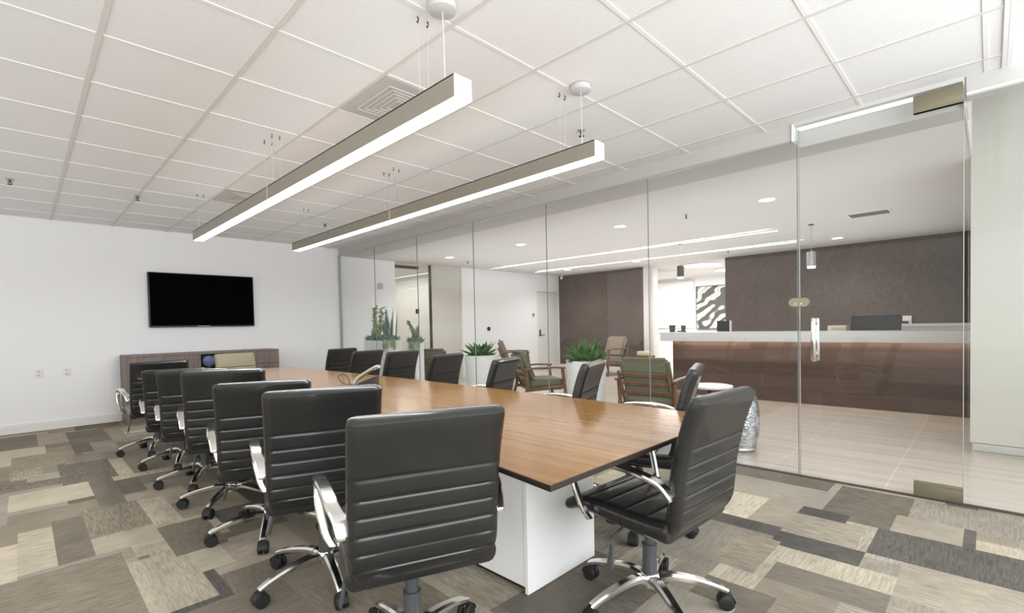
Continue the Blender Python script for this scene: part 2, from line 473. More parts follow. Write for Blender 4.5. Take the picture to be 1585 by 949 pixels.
# header over the glass wall
structure('trim_2', MB().box(XG + .012, XG + .475, 1.076, YW, 2.556, CZ + .006), 'header_paint')
structure('trim_3', MB().box(XG - .005, XG + .012, 1.076, YW, 2.556, CZ + .006, 0).box(XG - .018, XG + .02, 1.06, 1.078, 2.548, CZ, 1), ['header_paint', 'white_plastic'])
structure('trim_4', MB().box(XG - .012, XG + .02, 1.09, YW, 2.546, 2.558), 'silver')
structure('trim_5', MB().box(XG + .2, XG + .475, .11, 1.076, 2.556, CZ + .006, 0).box(XG - .02, XG + .03, .125, 1.06, CZ - .022, CZ + .004, 1), ['header_paint', 'aluminium_end'])
structure('trim_6', MB().box(XG - .004, XG + .15, YR, .108, 2.575, 3.2, 0).box(XG - .015, XG + .02, YR, .108, 2.566, 2.58, 1), ['header_paint', 'white_plastic'])

# glass wall: seven fixed panels, the door, and one more panel past it
joints = [8.53, 7.288, 6.057, 4.787, 3.541, 2.288, 1.043]
for i in range(6):
    y1, y0 = joints[i], joints[i + 1]
    w = structure('window_%d' % (i + 1), MB().box(XG - .006, XG + .006, y0 + .002, y1 - .002, .006, 2.55), 'glass')
    structure('panel_edge', MB().box(XG - .0065, XG + .0065, y0 + .0015, y0 + .0048, .006, 2.55), 'joint', w)
structure('window_7', MB().box(XG - .006, XG + .006, -1.5, .100, .006, 2.57).box(XG - .0065, XG + .0065, .096, .101, .006, 2.57), 'glass')
structure('trim_7', MB().box(XG - .02, XG + .02, 8.53, YW, .006, 2.55), 'silver')
door = structure('door_1', MB().box(XG - .006, XG + .006, .118, 1.036, .012, 2.62), 'glass'); tag(door, 'frameless pivoting glass door with chrome pull')
structure('door_edge', MB().box(XG - .0068, XG + .0068, 1.031, 1.0365, .012, 2.62).box(XG - .0068, XG + .0068, .1175, .1215, .012, 2.62), 'glass_edge', door)
structure('pivot_fitting', MB().box(XG - .018, XG + .018, .12, .362, .006, .104, bev=.002).box(XG - .019, XG + .019, .122, .36, .084, .102), 'bronze', door)
structure('pivot_fitting', MB().box(XG - .018, XG + .018, .122, .364, 2.53, 2.64, bev=.002).box(XG - .0195, XG + .0195, .122, .364, 2.53, 2.549), 'bronze', door)
hm = MB()
for sx in (-1, 1):
    x = XG + sx * .055
    hm.tube([(x, .932, .885), (x, .932, .893), (x, .932, 1.20), (x, .932, 1.208)], [.010, .0165, .0165, .010], 12)
    for z in (.93, 1.165): hm.tube([(XG + sx * .006, .932, z), (x, .932, z)], .011, 10)
structure('door_handle', hm, 'chrome', door)
# round-ended lock on the meeting edge of door and fixed panel
def stadium(y0, y1, z, r, x0, x1):
    p = []
    for i in range(13): t = PI / 2 + PI * i / 12; p.append((y0 + r + r * math.cos(t), z + r * math.sin(t)))
    for i in range(13): t = -PI / 2 + PI * i / 12; p.append((y1 - r + r * math.cos(t), z + r * math.sin(t)))
    return [[(x0, a, b) for a, b in p], [(x1, a, b) for a, b in p]]
lk = MB().loft(stadium(.966, 1.106, 1.329, .033, XG - .016, XG + .016), 0, False)
for y in (1.02, 1.06): lk.lathe([(.004, -.001), (.004, .001)], (XG - .016, y, 1.318), 8, 1, mtx=Matrix.Rotation(PI / 2, 3, 'Y'))
structure('door_lock', lk, ['bronze', 'chrome'], door)

# lobby shell
structure('ceiling.002', MB().box(XG + .475, XL, .125, 8.75, LZ + .006, LZ + .12).box(XL, 14.6, 4.0, 9.5, LZ + .006, LZ + .12).box(5.39, 7.14, 8.75, 12.4, LZ + .006, LZ + .12), 'lobby_ceiling')
yl = 8.62
lw = MB().box(4.19, 5.39, yl, yl + .13, 0, LZ + .1).box(7.14, 9.72, yl, yl + .13, 0, LZ + .1).box(10.60, XL + .2, yl, yl + .13, 0, LZ + .1).box(9.72, 10.6, yl, yl + .13, 2.1, LZ + .1).box(9.72, 10.6, yl + .09, yl + .13, 0, 2.1)
structure('wall_lobby', lw, 'wall_paint')
structure('wall_corridor', MB().box(5.2, 5.32, yl + .13, 12.3, 0, LZ).box(7.2, 7.32, yl + .13, 12.3, 0, LZ).box(5.2, 7.32, 12.3, 12.4, 0, LZ), 'pale_panel')
d2 = structure('door_2', MB().box(9.73, 10.59, yl + .012, yl + .055, .01, 2.09), 'trim_white')
structure('door_handle', MB().box(9.80, 9.86, yl, yl + .012, .9, 1.08, bev=.004).tube([(9.83, yl, .93), (9.83, yl - .045, .93), (9.95, yl - .05, .93)], .011, 8), 'dark_metal', d2)
# glass corridor door: dark top rail, dark post, glass leaf, pale side panel
d3 = structure('door_3', MB().box(5.42, 6.25, yl + .06, yl + .072, .02, 2.46), 'glass')
structure('top_rail', MB().box(5.40, 6.0, yl + .04, yl + .1, 2.44, 2.50), 'dark_metal', d3)
structure('door_lock', MB().box(5.93, 5.98, yl + .03, yl + .1, 1.50, 1.60, bev=.004), 'black_plastic', d3)
structure('trim_8', MB().box(6.285, 6.31, yl + .03, yl + .1, 0, LZ), 'dark_metal')
structure('wall_panel', MB().box(6.31, 7.14, yl + .05, yl + .09, 0, LZ + .05), 'pale_panel')
structure('baseboard_lobby', MB().box(4.19, 5.39, yl - .012, yl, 0, .1).box(7.14, 9.7, yl - .012, yl, 0, .1), 'trim_white')
structure('wall_feature', MB().box(XL, XL + .12, 5.98, 8.75, .1, LZ + .1).box(XL, XL + .12, .1, 4.05, .1, LZ + .1), 'grasscloth')
structure('baseboard_feature', MB().box(XL - .012, XL + .12, 5.98, yl, 0, .1).box(XL - .012, XL + .12, .1, 4.05, 0, .1), 'trim_white')
structure('trim_9', MB().box(XL - .03, XL + .2, 5.72, 5.98, 0, LZ + .05), 'trim_white')
structure('trim_10', MB().box(XL - .034, XL - .028, 5.775, 5.80, 0, LZ), 'grey_vent')
structure('wall_office', MB().box(14.4, 14.5, 4.0, 9.5, 0, LZ + .1).box(XL + .12, 14.5, 9.4, 9.5, 0, LZ + .1).box(XL + .12, 14.5, 3.95, 4.04, 0, LZ + .1), 'wall_paint')
structure('wall_right', MB().box(5.78, 10.8, -1.55, .122, .10, 3.25).box(5.80, 10.8, -1.55, .11, 0, .1), 'right_panel')
structure('baseboard_right', MB().box(5.772, 5.80, -1.55, .108, .03, .095, bev=.004), 'header_paint')
structure('ceiling.003', MB().box(XG, 5.78, -1.6, .125, 3.2, 3.3).box(XG + .15, 5.78, .115, .125, LZ, 3.2), 'lobby_ceiling')

# ------------------------------------------------------------------ conference table
tab = empty('conference_table', (1.70, 3.6, 0), 'long walnut boat-shaped conference table on white panel bases', 'table')
tab_xyz = Vector((1.70, 3.6, 0))
def outline(inset=0.):
    R, Lf = [], []
    y0, y1 = .886 + inset, 6.31 - inset
    for i in range(25):
        t = (1 - math.cos(PI * i / 24)) / 2; y = y0 + (y1 - y0) * t; w = .66 + .08 * (1 - (2 * t - 1) ** 2) - inset; e = min(1, t / .19, (1 - t) / .05)
        R.append((w, y - 3.6)); Lf.append((-.66 + .15 * e + inset, y - 3.6))
    return R + Lf[::-1]
tp = MB(); rings = [[(x, y, z) for x, y in outline(i)] for i, z in ((.045, .705), (.004, .722), (0, .724), (0, .739), (.003, .742))]
tp.loft(rings, 1, False); tp.mi[-1] = 0
tp.build('table_top', ['table_wood', 'table_edge'], tab)
for y0, y1 in ((1.452, 2.62), (3.0, 4.2), (4.6, 5.75)):
    b = MB().box(1.545, 2.035, y0 + .012, y1 - .012, .03, .706, 0).box(1.54, 2.045, y0, y0 + .018, .004, .706, 0).box(1.54, 2.045, y1 - .018, y1, .004, .706, 0).box(1.57, 2.0, y0 + .03, y1 - .03, 0, .03, 1)
    b.v = [(x - 1.70, y - 3.6, z) for x, y, z in b.v]
    b.build('pedestal', ['pedestal_white', 'rubber'], tab)

# ------------------------------------------------------------------ ribbed leather chair
def lerp_path(P, t):
    n = len(P) - 1; a = min(n - 1, int(t * n)); u = t * n - a
    p0, p1, p2, p3 = (Vector(P[max(0, min(n, q))]) for q in (a - 1, a, a + 1, a + 2))
    return .5 * ((2 * p1) + (p2 - p0) * u + (2 * p0 - 5 * p1 + 4 * p2 - p3) * u * u + (3 * p1 - p0 - 3 * p2 + p3) * u ** 3)

def cushion(path, width, thick, grooves, wprof=None, edge=.024, gd=.0075):
    """quilted slab along a path in the yz plane, grooved across its width on both faces"""
    ts = [0, .006, .02, .045]
    G = [.0] + grooves + [1.0]
    for a, b in zip(G[:-1], G[1:]):
        for q in (.25, .5, .75): ts.append(a + (b - a) * q)
    for g in grooves: ts += [g - .024, g - .012, g - .005, g + .005, g + .012, g + .024]
    ts += [.955, .98, .994, 1.0]
    ts = sorted(set(round(t, 5) for t in ts)); rings = []; rmi = []
    for t in ts:
        p = lerp_path(path, t); q = (lerp_path(path, min(1, t + .01)) - lerp_path(path, max(0, t - .01))).normalized()
        n = Vector((0, -q.z, q.y)); e = min(t, 1 - t)
        th = (thick(t) if callable(thick) else thick) * (math.sqrt(max(0, 1 - (1 - min(1, e / .035)) ** 2)) * .8 + .2)
        bul = 0
        seg = [(a, b) for a, b in zip(G[:-1], G[1:]) if a <= t <= b][0]
        bul = .0016 * math.sin(PI * (t - seg[0]) / (seg[1] - seg[0])) * (1 if len(grooves) else 0)
        dip = sum(gd * math.exp(-((t - g) / .0055) ** 2) for g in grooves)
        h = th / 2; rib = bul - dip
        w = width / 2 * (wprof(t) if wprof else 1) - (1 - min(1, e / .03)) ** 2 * .02
        ring = []
        m = 8
        fx = [0, .02, .06, .2, .5, .8, .94, .98, 1]; mk = [.4, .9, 1, 1, 1, 1, 1, .9, .4]
        for k in range(m + 1): ring.append(Vector((-w + edge + (2 * w - 2 * edge) * fx[k], 0, 0)) + p + n * (h + rib * mk[k]))
        for k in range(1, 6): a = PI / 2 - PI * k / 6; ring.append(Vector((w - edge + edge * math.cos(a), 0, 0)) + p + n * (h * math.sin(a)))
        for k in range(m, -1, -1): ring.append(Vector((-w + edge + (2 * w - 2 * edge) * fx[k], 0, 0)) + p - n * (h + rib * mk[k]))
        for k in range(1, 6): a = -PI / 2 - PI * k / 6; ring.append(Vector((-w + edge + edge * math.cos(a), 0, 0)) + p + n * (h * math.sin(a)))
        rings.append(ring)
    for a, b in zip(ts[:-1], ts[1:]):
        rmi.append(1 if any(abs((a + b) / 2 - g) < .004 for g in grooves) else 0)
    mb = MB(); mb.loft(rings, 0, True, True, rmi); return mb

BACK = [(0, -.205, .455), (0, -.232, .50), (0, -.243, .57), (0, -.252, .66), (0, -.270, .75), (0, -.297, .85), (0, -.335, .952)]
bg = [1 - g for g in (.285, .40, .505, .61, .72, .835)][::-1]
back_mb = cushion(BACK, .470, .060, bg, lambda t: 1 - .07 * max(0, (.22 - t) / .22) ** 1.5)
SEAT = [(0, -.225, .452), (0, -.12, .452), (0, 0, .460), (0, .12, .468), (0, .20, .466), (0, .262, .440)]
seat_mb = cushion(SEAT, .485, lambda t: .078 - .034 * t ** 1.5, [.2, .36, .52, .68], None, .026, .004)
def arm_mb(s):
    x = s * .258; q = s * .018
    ctl = [(x - s * .004, .115, .425), (x + q, .130, .47), (x + 2 * q, .158, .56), (x + 2 * q, .178, .632), (x + 2 * q, .165, .662), (x + 2 * q, .12, .676), (x + 1.6 * q, .03, .682), (x + q, -.07, .676), (x + .5 * q, -.15, .660), (x - .4 * q, -.205, .635), (x - .7 * q, -.235, .600), (x - .7 * q, -.245, .585)]
    pts = [lerp_path(ctl, i / 40) for i in range(41)]
    ws = [.030 + .015 * min(1, max(0, (i - 10) / 10)) - .016 * max(0, (i - 33) / 7) for i in range(41)]
    return MB().ribbon(pts, ws, [.020] * 38 + [.018, .013, .008])
def leg_mb():
    pts = [(.028, 0, .112), (.07, 0, .124), (.13, 0, .121), (.20, 0, .109), (.26, 0, .094), (.30, 0, .080), (.312, 0, .074)]
    pts = [lerp_path(pts, i / 18) for i in range(19)]
    ws = [0.050 - .020 * i / 18 for i in range(19)]; ts = [.038 - .018 * i / 18 for i in range(19)]
    mb = MB().ribbon(pts, ws, ts, (0, 1, 0)); return mb
def caster_mb():
    mb = MB(); rx = Matrix.Rotation(PI / 2, 3, 'X')
    for s in (-1, 1):
        mb.lathe([(.012, -.011), (.028, -.011), (.0315, -.007), (.0315, .007), (.026, .011), (.010, .012)], (.305, s * .0155, .0315), 18, 0, mtx=rx)
    mb.tube([(.300, 0, .045), (.300, 0, .085)], .0075, 8, 1)
    hood = []
    for i in range(9):
        a = PI * (.02 + .62 * i / 8); c = Vector((.305 + .034 * math.cos(a), 0, .0315 + .034 * math.sin(a)))
        hood.append(c)
    mb.ribbon(hood, .050, .004, (0, 1, 0), 0)
    return mb
def make_chair(label):
    r = empty('office_chair', (0, 0, 0), label, 'chair', 'ribbed black leather conference chairs')
    seat_mb.build('seat', ['leather', 'seam'], r); back_mb.build('backrest', ['leather', 'seam'], r)
    for s in (-1, 1): arm_mb(s).build('armrest', 'chrome', r)
    m = MB().box(-.085, .085, -.12, .11, .372, .412, 0, .008).box(-.19, .19, .045, .085, .402, .420, 0, .003).box(-.19, .19, -.10, -.06, .402, .420, 0, .003)
    m.build('tilt_mechanism', 'black_plastic', r)
    lv = MB().tube([(.05, .03, .388), (-.13, .03, .388), (-.20, .03, .375), (-.222, .03, .345), (-.225, .03, .325)], .005, 8, 0)
    lv.ribbon([(-.225, .03, .335), (-.229, .03, .30), (-.237, .03, .262), (-.241, .03, .245)], [.016, .026, .03, .018], [.008, .012, .012, .008], (0, 1, 0), 0)
    lv.build('tilt_lever', 'grey_plastic', r)
    MB().lathe([(.030, .085), (.031, .14), (.030, .245), (.0325, .247), (.0325, .262), (.0225, .264), (.0225, .374)], n=20).build('gas_column', 'grey_plastic', r)
    MB().lathe([(.024, .078), (.040, .084), (.042, .128), (.034, .138)], n=20).build('base_hub', 'chrome', r)
    for i in range(5):
        l = leg_mb().build('base_leg', 'chrome', r, rot=(0, 0, 2 * PI * i / 5))
        caster_mb().build('caster', ['rubber', 'chrome'], l)
    return r

chairs = [  # x, y, facing (deg), height change, base swivel (world deg), label
    (.952, 1.468, -21.5, 0, 84, 'black ribbed chair largest in front on the left side of the table'),
    (1.0, 2.28, -21, 0, 113, 'black ribbed chair second in the left row, behind the largest one'),
    (1.015, 3.06, -20.5, -.025, 172, 'black ribbed chair third in the left row of the table, counted from the front'),
    (1.018, 3.79, -20, 0, 155, 'black ribbed chair fourth in the left row of the table, counted from the front'),
    (1.01, 4.49, -21, -.03, 170, 'black ribbed chair fifth in the left row of the table, counted from the front'),
    (1.02, 5.26, -18, -.064, 178, 'black ribbed chair sixth in the left row, mostly hidden by the fifth'),
    (.955, 6.03, -3, -.025, 178, 'black ribbed chair last in the left row, nearest the wall screen'),
    (1.85, 1.03, -3, -.02, 90, 'black ribbed chair at the near end of the table, seat and lever in view'),
    (2.56, 1.485, 19.5, -.005, 275, 'black ribbed chair seen edge-on beyond the near end chair, by the glass'),
    (2.555, 2.18, 20, -.005, 95, 'black ribbed chair second on the glass side, before the larger bowl of spiky leaves'),
    (2.665, 3.12, 21, -.02, 80, 'black ribbed chair third on the glass side, beside the smaller white planter'),
    (2.86, 4.10, 13, -.02, 60, 'black ribbed chair fourth on the glass side, chrome arm towards the white planter'),
    (2.84, 4.855, 13, -.005, 40, 'black ribbed chair fifth on the glass side, beyond the desk phone'),
    (2.885, 5.70, 14, -.02, 100, 'black ribbed chair sixth on the glass side, between the fifth and the last'),
    (3.065, 6.705, 12, -.02, 20, 'black ribbed chair last on the glass side, nearest the corner of back wall and glass'),
    (1.93, 6.52, 184, -.03, 15, 'ribbed chair at the far end of the table, its front facing the camera, window reflection put into its colour'),
]
proto = make_chair(chairs[0][5])
for i, (x, y, a, dz, br, lab) in enumerate(chairs):
    c = proto if i == 0 else copy_tree(proto)
    c.location = (x, y, 0); c.rotation_euler = (0, 0, math.radians(a)); c['label'] = lab; c['group'] = 'ribbed black leather conference chairs'
    k = 0
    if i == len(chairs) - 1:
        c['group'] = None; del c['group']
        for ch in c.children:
            if ch.name.split('.')[0] in ('seat', 'backrest'): ch.data = ch.data.copy(); ch.data.materials[0] = M['reflection_leather']
    for ch in c.children:
        n = ch.name.split('.')[0]
        if n in ('seat', 'backrest', 'armrest', 'tilt_mechanism', 'tilt_lever'): ch.location.z = dz
        if n == 'base_leg':
            ch.rotation_euler = (0, 0, math.radians(br - a + 72 * k)); k += 1

# ------------------------------------------------------------------ pendant lights
def pendant(x0, ya, yb, label, hooks):
    xc = x0 + .05
    r = empty('pendant_light', (xc, (ya + yb) / 2, CZ), label, 'light', 'linear pendant lights over the table')
    o = Vector((xc, (ya + yb) / 2, CZ)); P = lambda x, y, z: (x - o.x, y - o.y, z - o.z)
    def bx(mb, x0, x1, y0, y1, z0, z1, mi=0, bev=0): a = P(x0, y0, z0); b = P(x1, y1, z1); return mb.box(a[0], b[0], a[1], b[1], a[2], b[2], mi, bev)
    h = MB(); bx(h, x0, x0 + .006, ya, yb, 2.205, 2.302); bx(h, x0 + .094, x0 + .1, ya, yb, 2.205, 2.302); bx(h, x0, x0 + .1, ya, yb, 2.296, 2.302)
    bx(h, x0 + .0, x0 + .1, ya - .004, ya, 2.205, 2.302, 1); bx(h, x0, x0 + .1, yb, yb + .004, 2.205, 2.302, 1)
    h.build('housing', ['aluminium', 'aluminium_end'], r)
    d = MB(); bx(d, x0 + .006, x0 + .094, ya, yb, 2.203, 2.215); d.build('diffuser', 'light_diffuser', r)
    u = MB(); bx(u, x0 + .012, x0 + .088, ya + .01, yb - .01, 2.3025, 2.3035); u.build('added_glow_strip', 'added_ceiling_glow', r)  # glowing strip added to throw light up at the ceiling
    cz = MB().lathe([(.062, -.032), (.065, -.030), (.065, 0)], P(xc, ya + .13, CZ - .001), 28); cz.build('ceiling_canopy', 'grey_vent', r)
    MB().tube([P(xc, ya + .13, CZ - .03), P(xc + .004, ya + .13, 2.5), P(xc, ya + .125, 2.30)], .003, 8).build('power_cord', 'aluminium_end', r)
    for y in hooks:
        w = MB()
        for dx in (-.028, .028): w.tube([P(xc + dx, y, CZ - .02), P(xc + dx * .9, y, 2.302)], .0011, 6)
        w.build('suspension_wire', 'grey_vent', r)
        k = MB()
        for dx in (-.028, .028): k.tube([P(xc + dx, y, CZ + .002), P(xc + dx, y - .008, CZ - .012), P(xc + dx, y, CZ - .026), P(xc + dx, y + .006, CZ - .016)], .0035, 6)
        k.build('hook', 'dark_metal', r)
    bx(c := MB(), x0 - .002, x0 + .102, (ya + yb) / 2 - .006, (ya + yb) / 2 + .006, 2.203, 2.304); c.build('joint_band', 'aluminium_end', r)
    return r
pendant(1.36, 1.664, 6.20, 'long linear pendant light on the left, nearer of the two above the table', (1.95, 3.86, 4.02, 6.05))
pendant(2.45, 1.69, 6.28, 'long linear pendant light on the right, over the glass side of the table', (1.97, 3.93, 4.10, 5.95))

# ceiling fittings
def sprinkler(x, y, z, label):
    r = empty('fire_sprinkler', (x, y, z), label, 'sprinkler', 'fire sprinklers')
    MB().lathe([(.030, -.004), (.030, .0)], n=16).build('ceiling_plate', 'silver', r)
    m = MB().tube([(0, 0, -.004), (0, 0, -.03)], .007, 8)
    m.tube([(.012, 0, -.012), (.014, 0, -.03), (0, 0, -.045)], .003, 6).tube([(-.012, 0, -.012), (-.014, 0, -.03), (0, 0, -.045)], .003, 6)
    m.lathe([(.004, -.05), (.022, -.047), (.022, -.045), (.004, -.044)], n=12)
    m.build('spray_head', 'dark_metal', r)
sprinkler(-.018, 6.59, CZ, 'fire sprinkler at the far left of the tiled ceiling')
sprinkler(.935, 6.52, CZ - .002, 'fire sprinkler on a ceiling bar near the back wall, left of the pendants')
sprinkler(3.07, 2.235, CZ + .006, 'fire sprinkler beside the right pendant near its round canopy')
sprinkler(3.05, 6.64, CZ + .006, 'fire sprinkler above the far end of the right pendant')
sprinkler(6.576, 7.729, LZ + .006, 'fire sprinkler in the lobby ceiling over the corridor door')
sprinkler(5.963, 2.743, LZ + .006, 'fire sprinkler in the lobby ceiling between the two nearest downlights')
sprinkler(9.585, 3.584, LZ + .006, 'fire sprinkler in the lobby ceiling at the corner of the desk wall')

def diffuser(x0, x1, y0, y1, label):
    r = empty('ceiling_vent', ((x0 + x1) / 2, (y0 + y1) / 2, CZ), label, 'vent', 'square ceiling air vents')
    w, d = (x1 - x0) / 2, (y1 - y0) / 2
    MB().box(-w, w, -d, d, -.001, .006).build('face_panel', 'grey_vent', r)
    m = MB()
    for k in range(5):
        s = .07 + .034 * k
        for sx in (-1, 1):
            m.box(sx * s - .004, sx * s + .004, -s, s, -.006, -.001); m.box(-s, s, sx * s - .004, sx * s + .004, -.006, -.001)
    m.build('louver_rings', 'pale_panel', r)
diffuser(1.56, 2.13, 2.53, 3.11, 'square air vent in the ceiling above the left pendant')
diffuser(1.56, 2.13, 5.64, 6.22, 'square air vent in the ceiling at the far end of the left pendant')

# ------------------------------------------------------------------ lobby ceiling lights
DL = [(5.955, 1.796, 'round downlight in the lobby ceiling left of the glass door joint, nearest and largest'), (5.940, 3.688, 'round downlight in the lobby ceiling, second of the near row'),
      (5.934, 5.60, 'round downlight in the lobby ceiling, third of the near row'), (5.927, 7.506, 'round downlight in the lobby ceiling, last of the near row by the corridor'),
      (9.698, 1.835, 'round downlight in the lobby ceiling in front of the desk wall'), (9.565, 5.545, 'round downlight in front of the narrow end of the brown wall'), (9.58, 7.456, 'round downlight over the far brown wall')]
d0 = None
for x, y, lab in DL:
    if d0 is None:
        d0 = empty('recessed_downlight', (0, 0, 0), lab, 'light', 'round recessed downlights in the lobby')
        MB().lathe([(.098, .004), (.094, -.004), (.080, -.004), (.078, .004)], n=32).build('trim_ring', 'white_plastic', d0)
        MB().lathe([(.001, -.0015), (.078, -.0015), (.078, .003)], n=32).build('lens', 'lamp_lens', d0)
        c = d0
    else: c = copy_tree(d0)
    c.location = (x, y, LZ + .004); c['label'] = lab
for (xa, ya), (xb, yb), lab in (((7.79, 7.93), (8.10, 2.284), 'long recessed light strip in the lobby ceiling, nearer the glass'), ((9.16, 8.08), (9.55, 2.405), 'long recessed light strip in the lobby ceiling, nearer the desk wall')):
    dx, dy = xb - xa, yb - ya; L = math.hypot(dx, dy); a = math.atan2(dy, dx)
    r = empty('strip_light', ((xa + xb) / 2, (ya + yb) / 2, LZ + .004), lab, 'light', 'recessed light strips in the lobby ceiling', a)
    MB().box(-L / 2, L / 2, -.034, .034, -.004, .004).build('trim_frame', 'white_plastic', r)
    MB().box(-L / 2 + .01, L / 2 - .01, -.027, .027, -.006, -.0035).build('diffuser', 'lobby_diffuser', r)
r = empty('lobby_vent', (7.78, 1.124, LZ + .005), 'rectangular air grille in the lobby ceiling near the glass door', 'vent')
MB().box(-.155, .155, -.235, .235, -.006, .002).build('frame', 'white_plastic', r)
m = MB()
for i in range(7): m.box(-.122 + .036 * i, -.102 + .036 * i, -.205, .205, -.012, -.006)
m.build('louvers', 'vent_dark', r)

def drop_light(x, y, z0, z1, lab, top=LZ + .006):
    r = empty('cylinder_pendant', (x, y, top), lab, 'light', 'small cylinder pendants over the reception desk')
    MB().lathe([(.035, -.012), (.035, 0)], n=20).build('ceiling_canopy', 'dark_metal', r)
    MB().tube([(0, 0, -.012), (0, 0, z1 - top)], .004, 8).build('rod', 'silver', r)
    MB().lathe([(.058, z0 - top + .025), (.058, z1 - top), (.02, z1 - top + .012)], n=24).build('shade', 'dark_fixture' if y > 3 else 'silver', r)  # left pendant's dark look against the bright background is put into its colour
    MB().lathe([(.050, z0 - top), (.052, z0 - top + .025)], n=24).build('lens', 'lamp_lens', r)
drop_light(8.0, 1.83, 1.933, 2.164, 'silver cylinder pendant hanging beside the glass door joint over the desk')
drop_light(8.11, 3.845, 1.961, 2.171, 'cylinder pendant with its backlit darkness put into the colour, hanging over the left end of the desk')
for x, y, rr, lab, k in ((11.35, 4.85, .42, 'large round glowing ceiling light in the office, nearer the desk wall opening', 1), (12.98, 4.75, .42, 'large round ceiling light in the office partly behind the desk wall', 1), (11.7, 6.0, .36, 'unlit round ceiling disc in the office at the white column', 0)):
    r = empty('round_ceiling_light', (x, y, LZ + .006), lab, 'light')
    MB().lathe([(rr + .02, -.03), (rr + .02, 0)], n=40).build('rim', 'white_plastic', r)
    MB().lathe([(.01, -.04), (rr * .8, -.038), (rr, -.03)], n=40).build('diffuser', 'lobby_diffuser' if k else 'grey_vent', r)

# ------------------------------------------------------------------ wall screen and credenza
tv = empty('wall_television', (1.985, YW, 1.68), 'large black flat television on the white back wall', 'television')
MB().box(-.69, .69, -.075, -.028, -.395, .395, 0, .006).build('casing', 'bezel', tv)
MB().box(-.676, .676, -.0775, -.074, -.372, .383).build('screen', 'screen_black', tv)
MB().box(-.3, .3, -.028, 0, -.2, .2).build('wall_bracket', 'dark_metal', tv)
MB().box(-.69, -.685, -.07, -.03, -.39, .39).box(-.1, .06, -.0785, -.075, -.387, -.380).build('trim_strip', 'silver', tv)

cx0, cx1, cyf, cyb = .955, 2.885, 8.07, 8.545
cr = empty('credenza', ((cx0 + cx1) / 2, (cyf + cyb) / 2, 0), 'low grey-brown wooden credenza under the television', 'cabinet')
o = Vector(((cx0 + cx1) / 2, (cyf + cyb) / 2, 0))
def cbx(mb, x0, x1, y0, y1, z0, z1, mi=0, bev=0): return mb.box(x0 - o.x, x1 - o.x, y0 - o.y, y1 - o.y, z0, z1, mi, bev)
b = MB(); cbx(b, cx0, cx1, cyf, cyb, .885, .912); cbx(b, cx0, cx0 + .025, cyf, cyb, 0, .885); cbx(b, cx1 - .025, cx1, cyf, cyb, 0, .885)
cbx(b, cx0, cx1, cyb - .02, cyb, 0, .885); cbx(b, cx0 + .025, cx1 - .025, cyf + .03, cyb, .0, .09)
for x in (1.80, 2.12): cbx(b, x - .012, x + .012, cyf, cyb, .09, .885)
cbx(b, 1.81, 2.11, cyf + .01, cyb, .62, .64); cbx(b, cx0 + .02, cx1 - .02, cyf + .01, cyb, .09, .11)
b.build('carcass', 'credenza_wood', cr)
nb = MB(); cbx(nb, 1.812, 2.108, cyb - .03, cyb - .02, .64, .885); cbx(nb, 1.812, 2.108, cyf + .02, cyb - .03, .6405, .6415); nb.build('niche_lining', 'bezel', cr)
for x0, x1 in ((.98, 1.38), (1.385, 1.788), (2.132, 2.49), (2.495, 2.86)):
    for z0, z1 in ((.70, .882), (.095, .695)):
        d = MB(); cbx(d, x0, x1, cyf - .004, cyf + .016, z0, z1)
        dn = d.build('drawer' if z0 > .5 else 'door', 'credenza_wood', cr)
        hz = (z0 + z1) / 2 if z0 > .5 else .66
        xm = (x0 + x1) / 2
        p = MB(); p.tube([(xm - .06 - o.x, cyf - .004 - o.y, hz), (xm - .06 - o.x, cyf - .028 - o.y, hz), (xm + .06 - o.x, cyf - .028 - o.y, hz), (xm + .06 - o.x, cyf - .004 - o.y, hz)], .004, 8)
        p.build('handle', 'steel', dn)
d = empty('speaker', (1.93, 8.17, .642), 'small round blue-grey device in the open niche of the credenza', 'speaker')
MB().lathe([(.05, 0), (.055, .01), (.03, .03), (.03, .07)], n=20).build('base', 'grey_plastic', d)
MB().lathe([(.03, -.03), (.07, -.03), (.08, -.01), (.08, .02), (.04, .04)], (0, 0, .14), 24, mtx=Matrix.Rotation(PI / 2, 3, 'X')).build('ring', 'blue_plastic', d)

for x, lab in ((.15, 'white wall outlet low on the back wall, further left'), (.41, 'white wall outlet low on the back wall, nearer the credenza')):
    r = empty('wall_outlet', (x, YW, .725), lab, 'outlet', 'outlets on the back wall')
    MB().box(-.036, .036, -.008, 0, -.057, .057, 0, .003).build('cover_plate', 'white_plastic', r)
    MB().box(-.014, .014, -.011, -.007, .01, .038).box(-.014, .014, -.011, -.007, -.038, -.01).build('socket', 'pale_panel', r)

# ------------------------------------------------------------------ desk phone on the table
ph = empty('desk_phone', (1.93, 3.56, .7425), 'silver and black desk phone standing on the table with its cord looped', 'phone', rz=math.radians(-128))
wp = MB(); wp.loft([[(-.10, -.075, 0), (.10, -.075, 0), (.10, .09, 0), (-.10, .09, 0)], [(-.10, -.075, .015), (.10, -.075, .015), (.10, .09, .075), (-.10, .09, .075)]], 0, False)
wp.build('base', 'black_plastic', ph)
sl = MB().ribbon([(-.03, -.075, .045), (-.03, -.02, .085), (-.03, .04, .125), (-.03, .075, .135)], [.12, .13, .13, .11], .02, (1, 0, 0)); sl.build('keypad_panel', 'phone_silver', ph)
hs = MB().ribbon([lerp_path([(.075, -.075, .035), (.075, -.05, .07), (.075, 0, .105), (.075, .06, .14), (.075, .105, .158), (.075, .12, .145)], i / 20) for i in range(21)], [.05 - .018 * math.sin(PI * i / 20) for i in range(21)], [.034 - .014 * math.sin(PI * i / 20) for i in range(21)])
hs.build('handset', 'phone_silver', ph)
